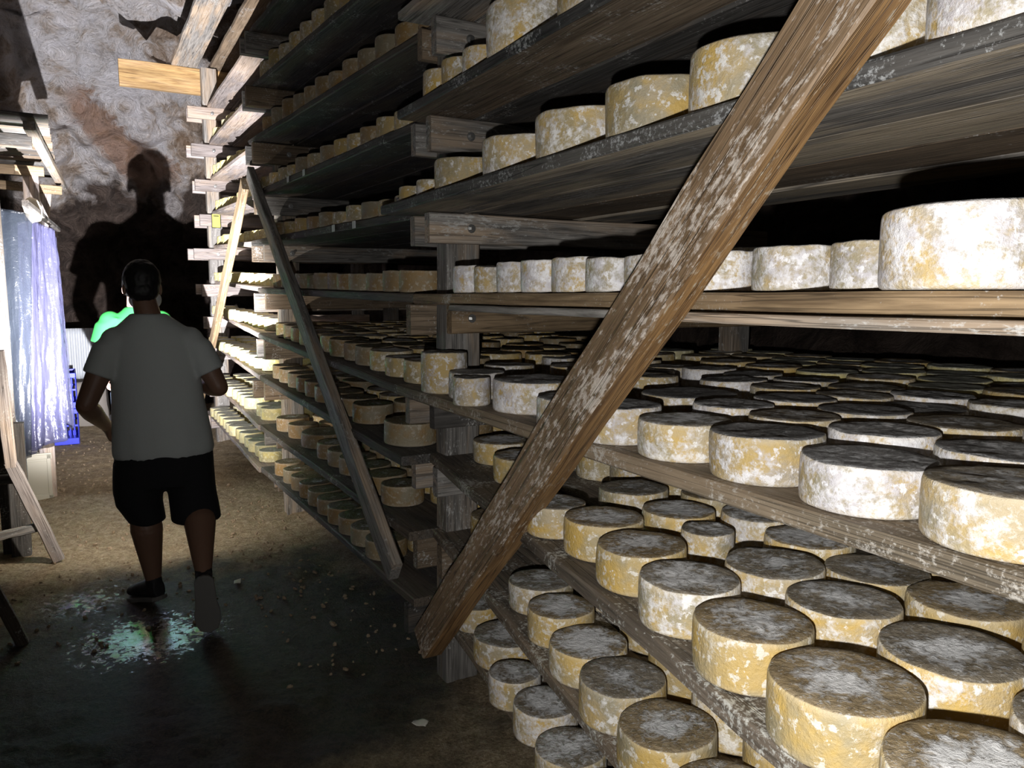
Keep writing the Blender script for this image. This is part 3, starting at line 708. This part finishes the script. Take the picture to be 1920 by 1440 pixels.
def crate(name, org, ux, wx, ln, wd, ht, mat, label, cat='crate', slots='handle', group=None):
    """open crate; org = world corner, ux/wx unit axes"""
    root = thing(name, org+ux*ln/2+wx*wd/2, label, cat, group)
    R = Matrix((ux, wx, ux.cross(wx))).transposed().to_4x4(); sgn = 1 if ux.cross(wx).z > 0 else -1
    R.translation = org
    def part(nm, boxes):
        bm = bmesh.new()
        for (x0, x1, y0, y1, z0, z1) in boxes: box_bm(bm, ((x0+x1)/2, (y0+y1)/2, sgn*(z0+z1)/2), (x1-x0, y1-y0, z1-z0))
        me = bm_mesh(bm); o = link(nm, me, M[mat], root, R)
        b = o.modifiers.new('soft', 'BEVEL'); b.width = .004; b.segments = 2
        return o
    t = .012
    if slots == 'handle':
        f = [(0, t, 0, wd, 0, ht*.12), (0, t, 0, wd, ht*.86, ht)]
        cut = [(.30, .38), (.44, .56), (.62, .70)]
        zs = [.12, .30, .66, .86]
        f += [(0, t, 0, wd*.30, ht*.12, ht*.86), (0, t, wd*.42, wd, ht*.12, ht*.86), (0, t, wd*.30, wd*.42, ht*.30, ht*.34), (0, t, wd*.30, wd*.42, ht*.68, ht*.74)]
        f += [(-.006, .0, 0, wd, 0, .03), (-.006, 0, 0, wd, ht-.03, ht), (-.006, 0, 0, .025, 0, ht), (-.006, 0, wd-.025, wd, 0, ht), (-.004, 0, wd*.48, wd*.52, .05, ht-.05)]
        part('end_panel', f); part('end_panel', [(ln-t, ln, 0, wd, 0, ht)])
        part('side_panel', [(0, ln, wd-t, wd, 0, ht), (0, ln, wd, wd+.008, ht-.035, ht), (0, ln, wd, wd+.006, 0, .03), (ln*.5-.01, ln*.5+.01, wd, wd+.006, 0, ht)])
        part('side_panel', [(0, ln, 0, t, 0, ht)])
        part('lid', [(-.008, ln+.008, -.006, wd+.008, ht, ht+.014), (.05, ln-.05, .05, .07, ht+.014, ht+.026), (.05, ln-.05, wd-.07, wd-.05, ht+.014, ht+.026)] + [(.08+i*(ln-.16)/6, .10+i*(ln-.16)/6, .05, wd-.05, ht+.014, ht+.022) for i in range(7)])
    else:
        def grid(x0, x1, y0, y1, alongx):
            bx = []; n = 9
            bx.append((x0, x1, y0, y1, 0, ht*.18)); bx.append((x0, x1, y0, y1, ht*.86, ht)); bx.append((x0, x1, y0, y1, ht*.50, ht*.56))
            for i in range(n+1):
                if alongx: xx = x0+(x1-x0-.012)*i/n; bx.append((xx, xx+.012, y0, y1, ht*.18, ht*.86))
                else: yy = y0+(y1-y0-.012)*i/n; bx.append((x0, x1, yy, yy+.012, ht*.18, ht*.86))
            return bx
        part('end_panel', grid(0, t, 0, wd, False)); part('end_panel', grid(ln-t, ln, 0, wd, False))
        part('side_panel', grid(0, ln, 0, t, True)); part('side_panel', grid(0, ln, wd-t, wd, True))
    part('floor_panel', [(t, ln-t, t, wd-t, .0, .012)])
    return root
crate('plastic_crate', W(3.95, -1.90, .015), U, V, .72, .385, .34, 'whiteplastic', 'white plastic crate with slotted end standing on the earth under the sheets')
crate('plastic_crate', W(6.35, -1.68, .01), U, V, .55, .35, .37, 'blueplastic', 'blue slatted crate on the ground beyond the violet sheet, lower of two', slots='g')
crate('plastic_crate', W(6.36, -1.68, .382), U, V, .55, .35, .37, 'blueplastic', 'blue slatted crate beyond the violet sheet, stacked on the other', slots='g')
crate('plastic_crate', W(4.9, -2.25, .01), U, V, .5, .34, .33, 'blueplastic', 'blue slatted crate half hidden behind the stand', slots='g')
# stone block with a corrugated tub leaning at the end of the aisle
bm = bmesh.new(); box_bm(bm, (0, 0, 0), (.60, .75, .60)); bmesh.ops.subdivide_edges(bm, edges=bm.edges[:], cuts=7, use_grid_fill=True)
for v in bm.verts: v.co += v.co.normalized()*.045*noise.noise(v.co*4+Vector((3, 1, 2)))+v.co.normalized()*.02*noise.noise(v.co*13)
meta(link('stone_block', bm_mesh(bm, 'stone', True), M['stone'], None, basis(W(7.9, -1.32, .24), V, Z)), 'grey stone block at the far end of the aisle under the corrugated panel', 'stone')
vs = []; fs = []; n = 60
for j in range(9):
    for i in range(n+1):
        x = i/n*.52-.26; vs.append((x, .011*math.sin(i*1.05)+.004*noise.noise(Vector((x*9, j*.5, 2))), j/8*.60))
for j in range(8):
    for i in range(n): k = j*(n+1)+i; fs.append((k, k+1, k+n+2, k+n+1))
me = bpy.data.meshes.new('corrugated'); me.from_pydata(vs, [], fs); me.update(); smooth(me)
o = link('corrugated_panel', me, M['corr'], None, basis(W(7.72, -1.24, .56), V, Z)); o.modifiers.new('thickness', 'SOLIDIFY').thickness = .004
meta(o, 'pale corrugated plastic panel standing on the stone block', 'panel')

# black bucket behind the near post
bm = bmesh.new(); S = 28; prof = [(.0, .004), (.075, .004), (.098, .20), (.106, .205), (.106, .215), (.094, .215), (.072, .012), (0, .012)]; rows_ = []
for r_, z_ in prof:
    rows_.append([bm.verts.new((r_*math.cos(6.2832*s/S), r_*math.sin(6.2832*s/S), z_)) for s in range(S)] if r_ > 0 else [bm.verts.new((0, 0, z_))])
for A_2, B_2 in zip(rows_, rows_[1:]):
    for s in range(S):
        s2 = (s+1) % S
        if len(A_2) == 1: bm.faces.new((A_2[0], B_2[s2], B_2[s]))
        elif len(B_2) == 1: bm.faces.new((A_2[s], A_2[s2], B_2[0]))
        else: bm.faces.new((A_2[s], A_2[s2], B_2[s2], B_2[s]))
bk = thing('bucket', W(-.20, .16, .03), 'small black bucket on the ground behind the near post', 'bucket')
link('pail', bm_mesh(bm, 'pail', True), M['blackplastic'], bk, Matrix.Translation(W(-.20, .16, .02)))
bm = bmesh.new(); prev = None
for i in range(17):
    a = math.pi*i/16; c = Vector((.106*math.cos(a), .03*math.sin(a), .21+.05*math.sin(a))); ring = [bm.verts.new(c+Vector((0, .0025*math.cos(q), .0025*math.sin(q)))) for q in (0, 2.1, 4.2)]
    if prev:
        for s in range(3): bm.faces.new((prev[s], prev[(s+1) % 3], ring[(s+1) % 3], ring[s]))
    prev = ring
link('handle', bm_mesh(bm), M['bolt'], bk, Matrix.Translation(W(-.20, .16, .02)))
# scraps and pebbles
def scrap(u, w, s, label, seed):
    vs = []; n = 6; r = random.Random(seed); a = r.random()*3
    for j in range(n+1):
        for i in range(n+1):
            x = (i/n-.5)*s*(1.6+.2*noise.noise(Vector((j*.5, seed, 0)))); y = (j/n-.5)*s
            vs.append((x*math.cos(a)-y*math.sin(a), x*math.sin(a)+y*math.cos(a), .010*noise.noise(Vector((x*30, y*30, seed)))+.012))
    fs = [(j*(n+1)+i, j*(n+1)+i+1, (j+1)*(n+1)+i+1, (j+1)*(n+1)+i) for j in range(n) for i in range(n)]
    me = bpy.data.meshes.new('scrap'); me.from_pydata(vs, [], fs); me.update(); smooth(me)
    p = W(u, w); p.z = floor_h(p.x, p.y)
    o = link('paper_scrap', me, M['paper'], None, Matrix.Translation(p)); o.modifiers.new('thickness', 'SOLIDIFY').thickness = .0015
    meta(o, label, 'scrap')
scrap(-.27, -.27, .034, 'crumpled pale scrap on the dark earth below the near post', 2)
scrap(1.50, -.60, .035, 'small pale scrap on the damp floor between the man and the rack', 5)
bm = bmesh.new(); rp = random.Random(4)
for i in range(660):
    if i < 520: u = rp.uniform(1.0, 6.5); w = rp.uniform(-1.9, -.25)
    else: u = rp.uniform(.2, 3.2); w = rp.gauss(-.28, .16)
    p = W(u, w); s = rp.uniform(.004, .013)*(1.5 if rp.random() < .08 else 1)
    vv = bmesh.ops.create_icosphere(bm, subdivisions=1, radius=s, matrix=Matrix.Translation((p.x, p.y, floor_h(p.x, p.y)+s*.3)) @ Euler((rp.random()*6, rp.random()*6, 0)).to_matrix().to_4x4() @ Matrix.Diagonal((1.3, .9, .7, 1)))['verts']
meta(link('pebbles', bm_mesh(bm), M['pebble']), 'small loose pebbles scattered over the earth floor', 'pebbles', None, 'stuff')

# ================================================================ PEOPLE
def remesh(bm, vox, sm=2, decim=None):
    me = bm_mesh(bm, 'tmp'); o = bpy.data.objects.new('tmp', me); COL.objects.link(o)
    m = o.modifiers.new('r', 'REMESH'); m.mode = 'VOXEL'; m.voxel_size = vox; m.use_smooth_shade = True
    if sm: s = o.modifiers.new('s', 'SMOOTH'); s.factor = .5; s.iterations = sm
    dg = bpy.context.evaluated_depsgraph_get(); ev = o.evaluated_get(dg); out = bpy.data.meshes.new_from_object(ev)
    bpy.data.objects.remove(o); bpy.data.meshes.remove(me); smooth(out); return out
def ell(bm, c, r, rot=None, sub=3):
    m = Matrix.Translation(c) @ (rot or Matrix.Identity(4)) @ Matrix.Diagonal((*r, 1))
    bmesh.ops.create_icosphere(bm, subdivisions=sub, radius=1, matrix=m)
def loft(bm, rings, S=24):
    """rings: (centre, rx, ry, axis_x, axis_y)"""
    R = []
    for c, rx, ry, ax, ay in rings: R.append([bm.verts.new(Vector(c)+ax*rx*math.cos(6.28318*s/S)+ay*ry*math.sin(6.28318*s/S)) for s in range(S)])
    for a, b in zip(R, R[1:]):
        for s in range(S): bm.faces.new((a[s], a[(s+1) % S], b[(s+1) % S], b[s]))
    bm.faces.new(R[0][::-1]); bm.faces.new(R[-1])
X3, Y3 = Vector((1, 0, 0)), Vector((0, 1, 0))
def tube(bm, pts, S=16):
    """pts: (point, radius[, flatten]) tapered limb with ball joints"""
    for (a, ra), (b, rb) in zip(pts, pts[1:]):
        a, b = Vector(a), Vector(b); d = (b-a).normalized(); x = d.orthogonal().normalized(); y = d.cross(x)
        loft(bm, [(a, ra, ra, x, y), (b, rb, rb, x, y)], S)
    for p, r in pts: ell(bm, p, (r*.995,)*3, None, 2)
def hand(bm, wrist, dirv, palmn, side, curl=.9, s=1.0):
    """palm + 4 unequal curled fingers + thumb from the side; dirv along forearm, palmn palm normal (fingers curl to it)"""
    d = Vector(dirv).normalized(); n = Vector(palmn); n = (n-d*n.dot(d)).normalized(); x = d.cross(n)*side
    R = Matrix((x, d, n)).transposed().to_4x4(); wv = Vector(wrist)
    ell(bm, wv+d*.045*s, (.040*s, .050*s, .017*s), R)
    for i, (off, L) in enumerate(((-.031, .062), (-.011, .074), (.010, .070), (.029, .056))):
        p = wv+d*.080*s+x*off*s; a = .12; r = .0088*s; pts = [(wv+d*.05*s+x*off*.8*s, r*1.1), (p, r*1.05)]
        for k, f in enumerate((.45, .32, .23)):
            a += curl*(.55 if k == 0 else .75); p = p+(d*math.cos(a)+n*math.sin(a))*L*s*f*1.35; pts.append((p, r*(1-.09*(k+1))))
        tube(bm, pts, 10)
    p0 = wv+d*.02*s-x*.025*s; p1 = p0-x*.030*s+d*.022*s+n*.012*s; p2 = p1-x*.008*s+d*.026*s+n*.022*s; p3 = p2+x*.004*s+d*.018*s+n*.014*s
    tube(bm, [(p0, .013*s), (p1, .011*s), (p2, .010*s), (p3, .008*s)], 10)
def head(bm, c, R):
    """c = centre at eye height, R = 3x3 rotation; face towards +y"""
    def P(x, y, z): return c+R @ Vector((x, y, z))
    r4 = R.to_4x4()
    ell(bm, P(0, -.012, .025), (.074, .094, .092), r4); ell(bm, P(0, .022, -.045), (.056, .066, .072), r4); ell(bm, P(0, .050, -.095), (.028, .030, .022), r4)
    tube(bm, [(P(0, .088, .0), .009), (P(0, .105, -.030), .013)], 10)
    for s in (-1, 1):
        ell(bm, P(.018*s, .080, -.06), (.018, .010, .006), r4)
        ell(bm, P(.030*s, .074, .018), (.020, .014, .007), r4)
        ell(bm, P(.079*s, -.004, -.012), (.009, .020, .032), r4)
def build_person(label, org, fwd, P, mats, cat='person'):
    right = fwd.cross(Z); root = thing('person', org, label, cat)
    Mx = Matrix((right, fwd, Z)).transposed().to_4x4(); Mx.translation = org
    Rh = Euler(P.get('headrot', (0, 0, 0))).to_matrix()
    bm = bmesh.new(); hc = Vector(P['head']); nk = Vector(P['neck'])
    head(bm, hc, Rh)
    tube(bm, [(hc+Rh @ Vector((0, -.018, -.05)), .054), (nk, .060), (nk+Vector((0, .01, -.08)), .070)])
    sl, sr = Vector(P['shL']), Vector(P['shR'])
    tube(bm, [(sl-Z*.012, .038), (nk+Vector((0, .01, -.10)), .055), (sr-Z*.012, .038)])
    tube(bm, [(nk+Vector((0, .01, -.09)), .080), (Vector(P['hip'])+Vector((0, 0, .28)), .12), (Vector(P['hip']), .125)])
    for s, S_, E_2, H_, dn, pn in ((-1, sl, P['elL'], P['wrL'], P['hdL'], P['pnL']), (1, sr, P['elR'], P['wrR'], P['hdR'], P['pnR'])):
        e, h_ = Vector(E_2), Vector(H_); k = P.get('arm', 1)
        tube(bm, [(S_, .040*k), (S_.lerp(e, .22), .047*k), (S_.lerp(e, .55), .049*k), (e, .040*k), (e.lerp(h_, .28), .043*k), (e.lerp(h_, .65), .034*k), (h_, .025*k)])
        tube(bm, [(h_, .025*k), (h_+Vector(dn).normalized()*.02, .026)], 12)
        hand(bm, h_, dn, pn, s*-1, P.get('curl', .9), P.get('hs', 1.0))
    for key in ('L', 'R'):
        h_, k_, a_, t_ = [Vector(P[n_+key]) for n_ in ('hip', 'kn', 'an', 'toe')]
        back = Vector((0, -.018, 0))
        tube(bm, [(h_, .088), (h_.lerp(k_, .5), .076), (k_, .056*P.get('calf', 1)), (k_.lerp(a_, .28)+back, .064*P.get('calf', 1)), (k_.lerp(a_, .6)+back*.4, .050*P.get('calf', 1)), (a_, .037)])
        heel = a_+(a_-k_).normalized()*.045
        tube(bm, [(a_, .034), (heel, .032), (heel.lerp(t_, .55), .034), (t_, .026)])
    body = link('body', remesh(bm, .0062, 3), mats['skin'], root, Mx)
    # shirt
    bm = bmesh.new()
    loft(bm, [((x, y, z), rx, ry, X3, Y3) for (z, x, y, rx, ry) in P['shirt']], 40)
    for s, S_, E_2 in ((-1, sl, P['elL']), (1, sr, P['elR'])):
        e = Vector(E_2); d = (e-S_).normalized(); x = d.orthogonal().normalized(); y = d.cross(x); rs = P.get('sleeve', .082)
        c0 = S_-d*.015-X3*s*.055
        loft(bm, [(c0, rs*1.02, rs*1.02, x, y), (S_+d*.05, rs*1.04, rs*1.04, x, y), (S_+d*P.get('slen', .18), rs, rs*1.0, x, y)], 28); ell(bm, S_+Vector((-.012*s, 0, -.008)), (rs*.98,)*3)
    sm_ = remesh(bm, .009, 5)
    for v in sm_.vertices:
        c = v.co; q = c*5; f = noise.noise(Vector((q.x, q.y, q.z*.7))); g = noise.noise(Vector((c.x*14, c.y*14, c.z*5)))
        k = .35+.65*max(0, min(1, (1.25-c.z)/.4)); nr = v.normal
        v.co += nr*(.006*f+.0045*g)*k
    link('shirt', sm_, mats['shirt'], root, Mx)
    # shorts / trousers
    bm = bmesh.new(); loft(bm, [((x, y, z), rx, ry, X3, Y3) for (z, x, y, rx, ry) in P['waist']], 36)
    for key in ('L', 'R'): loft(bm, [((x, y, z), rx, ry, X3, Y3) for (z, x, y, rx, ry) in P['leg'+key]], 28)
    sh_ = remesh(bm, .009, 4)
    for v in sh_.vertices:
        c = v.co; v.co += v.normal*(.006*noise.noise(Vector((c.x*12, c.y*12, c.z*6))))
    link(P.get('legname', 'shorts'), sh_, mats['shorts'], root, Mx)
    # hair
    bm = bmesh.new(); ell(bm, hc+Rh @ Vector((0, -.020, .036)), (.085, .098, .094), Rh.to_4x4(), 4); ell(bm, hc+Rh @ Vector((0, -.052, -.02)), (.074, .060, .062), Rh.to_4x4(), 4)
    hm = remesh(bm, .007, 2)
    inv = Rh.inverted(); 
    for v in hm.vertices:
        l_ = inv @ (v.co-hc)
        if l_.y > .05 and l_.z < .075: v.co = hc+Rh @ Vector((l_.x*.9, .05+(l_.y-.05)*.1, l_.z))
        v.co += v.normal*.004*noise.noise(v.co*70)
    link('hair', hm, mats['hair'], root, Mx)
    for s in (-1, 1):
        bm = bmesh.new(); ell(bm, hc+Rh @ Vector((.030*s, .074, .004)), (.012, .012, .012), None, 2); link('eye', bm_mesh(bm, 'eye', True), M['eye'], root, Mx)
    if P.get('mask'):
        bm = bmesh.new(); ell(bm, hc+Rh @ Vector((.012, .040, -.058)), (.074, .074, .056), Rh.to_4x4(), 4)
        mm = bm_mesh(bm, 'mask', True); link('face_mask', mm, M['mask'], root, Mx)
    # shoes
    for key in ('L', 'R'):
        a_, t_, k_ = [Vector(P[n_+key]) for n_ in ('an', 'toe', 'kn')]
        heel = a_+(a_-k_).normalized()*.050; f = (t_-heel).normalized(); upv = (a_-heel); upv = (upv-f*upv.dot(f)).normalized(); sx = f.cross(upv)
        heel2 = heel-f*.045; L = (t_-heel2).length+.06
        prof = [(0, .030, .050), (.06, .037, .058), (.25, .039, .052), (.45, .040, .043), (.65, .049, .036), (.85, .044, .028), (.97, .028, .018), (1.0, .012, .010)]
        bm = bmesh.new(); loft(bm, [(heel2+f*L*q+upv*(hh*.35-.012), wx_, hh, sx, upv) for q, wx_, hh in prof], 24)
        dl = (a_-heel).normalized(); loft(bm, [(heel.lerp(a_, .4), .038, .042, sx, f), (a_+dl*.012, .040, .043, sx, f)], 24)
        so = link('shoe', remesh(bm, .006, 2), mats['shoe'], root, Mx)
        bm = bmesh.new(); loft(bm, [(heel2+f*L*q*1.01-f*.004-upv*.022, wx_*1.10, .012, sx, upv) for q, wx_, hh in prof], 24)
        # flatten to a real sole slab
        R2 = []
        bm.free(); bm = bmesh.new()
        outl = [(0, .0), (.02, .022), (.08, .037), (.25, .040), (.45, .040), (.65, .051), (.82, .048), (.94, .034), (1.0, .0)]
        pts = [(q, w_) for q, w_ in outl]+[(q, -w_) for q, w_ in outl[-2:0:-1]]
        top = [bm.verts.new(heel2+f*(L*q*1.03-.006)+sx*w_*1.12-upv*.030) for q, w_ in pts]; bot = [bm.verts.new(heel2+f*(L*q*1.03-.006)+sx*w_*1.15-upv*.052) for q, w_ in pts]
        bm.faces.new(top); bm.faces.new(bot[::-1])
        for i in range(len(pts)): j = (i+1) % len(pts); bm.faces.new((top[i], bot[i], bot[j], top[j]))
        me = bm_mesh(bm); o = link('sole', me, mats['sole'], so, parent_world(so).inverted() and parent_world(so)); b = o.modifiers.new('soft', 'BEVEL'); b.width = .005; b.segments = 2
    return root, Mx
fw = Vector((-.42, .907, 0)).normalized()
man = dict(head=(-.050, .035, 1.590), headrot=(-.12, 0, .05), neck=(-.030, -.005, 1.45), shL=(-.188, -.01, 1.340), shR=(.160, -.01, 1.335), hip=(.01, -.01, .90),
    elL=(-.315, -.055, 1.035), wrL=(-.245, .16, .90), hdL=(.10, .75, -.75), pnL=(1, 0, .1), elR=(.275, -.045, 1.09), wrR=(.175, .20, 1.085), hdR=(-.25, .95, .05), pnR=(-1, .1, .1),
    hipL=(-.09, 0, .85), knL=(-.095, .02, .50), anL=(-.070, .015, .125), toeL=(-.155, .165, .038), hipR=(.10, 0, .85), knR=(.155, .0, .50), anR=(.150, -.34, .245), toeR=(.160, -.375, .045),
    shirt=[(.765, .012, .0, .228, .150), (.80, .012, 0, .232, .155), (.92, .004, 0, .222, .155), (1.05, -.002, 0, .208, .145), (1.18, -.008, 0, .200, .132), (1.28, -.012, 0, .198, .122), (1.35, -.015, 0, .190, .114), (1.40, -.020, 0, .152, .104), (1.435, -.026, -.002, .110, .090), (1.462, -.030, -.004, .078, .074)],
    sleeve=.070, slen=.185, calf=1.18, arm=1.12, mask=True,
    waist=[(.88, .012, 0, .215, .14), (.80, .012, 0, .222, .15), (.70, .010, 0, .226, .15), (.62, .010, 0, .224, .14)],
    legL=[(.74, -.10, 0, .118, .13), (.60, -.117, 0, .112, .125), (.53, -.115, .005, .108, .12), (.435, -.080, .005, .082, .105)],
    legR=[(.74, .115, 0, .120, .13), (.60, .128, -.005, .115, .125), (.50, .136, -.02, .116, .12), (.425, .141, -.03, .116, .118)])
MO = Vector((-1.735, 3.745, 0))
build_person('man seen from behind in grey t-shirt and black shorts walking down the aisle', MO, fw, man, dict(skin=M['skin'], shirt=M['shirt'], shorts=M['shorts'], hair=M['hair'], shoe=M['shoe'], sole=M['sole']))
g = dict(head=(0, .03, 1.60), headrot=(-.1, 0, 0), neck=(0, -.005, 1.455), shL=(-.19, -.01, 1.36), shR=(.19, -.01, 1.36), hip=(0, 0, .90),
    elL=(-.275, -.03, 1.08), wrL=(-.235, .12, .90), hdL=(.1, .6, -.8), pnL=(1, 0, .1), elR=(.275, -.03, 1.08), wrR=(.2, .2, 1.02), hdR=(-.2, .9, 0), pnR=(-1, .1, .1),
    hipL=(-.10, 0, .86), knL=(-.12, .04, .48), anL=(-.12, -.02, .10), toeL=(-.13, .15, .03), hipR=(.10, 0, .86), knR=(.12, .04, .48), anR=(.12, -.04, .10), toeR=(.13, .13, .03),
    shirt=[(.80, 0, .0, .20, .13), (.95, 0, 0, .19, .13), (1.1, 0, 0, .19, .125), (1.25, 0, 0, .20, .12), (1.33, 0, 0, .195, .11), (1.39, 0, 0, .15, .092), (1.43, 0, -.002, .10, .078), (1.46, 0, -.004, .07, .066)],
    sleeve=.080, slen=.19, legname='trousers',
    waist=[(.92, 0, 0, .19, .13), (.80, 0, 0, .20, .14), (.74, 0, 0, .20, .135)],
    legL=[(.80, -.10, 0, .105, .12), (.50, -.12, .02, .085, .09), (.12, -.12, -.01, .07, .08)], legR=[(.80, .10, 0, .105, .12), (.50, .12, .02, .085, .09), (.12, .12, -.02, .07, .08)])
build_person('person in bright green shirt and pale blue trousers ahead of the man', Vector((-2.93, 6.0, 0)), Vector((-.44, .90, 0)).normalized(), g, dict(skin=M['skin2'], shirt=M['greenshirt'], shorts=M['jeans'], hair=M['hair'], shoe=M['shoe'], sole=M['sole']))
# what the man carries
rt = fw.cross(Z)
def ML(x, y, z): return MO+rt*x+fw*y+Z*z
tp = ML(-.215, .27, .895); tdir = (fw*.95+Z*.25).normalized()
th_ = thing('hand_torch', tp, 'short black hand torch, lit, held low in the left fist of the walking man', 'torch')
def cone(nm, r1, r2, d, at, mat, seg=24):
    bm = bmesh.new(); bmesh.ops.create_cone(bm, cap_ends=True, segments=seg, radius1=r1, radius2=r2, depth=d)
    return link(nm, bm_mesh(bm), M[mat], th_, Matrix.Translation(tp+tdir*at) @ tdir.to_track_quat('Z', 'Y').to_matrix().to_4x4())
o = cone('barrel', .017, .017, .13, -.03, 'blackplastic'); o = cone('lamp_head', .018, .027, .045, .055, 'blackplastic'); o = cone('tail_cap', .018, .016, .015, -.10, 'blackplastic')
cone('torch_lens', .022, .022, .003, .0785, 'lens')
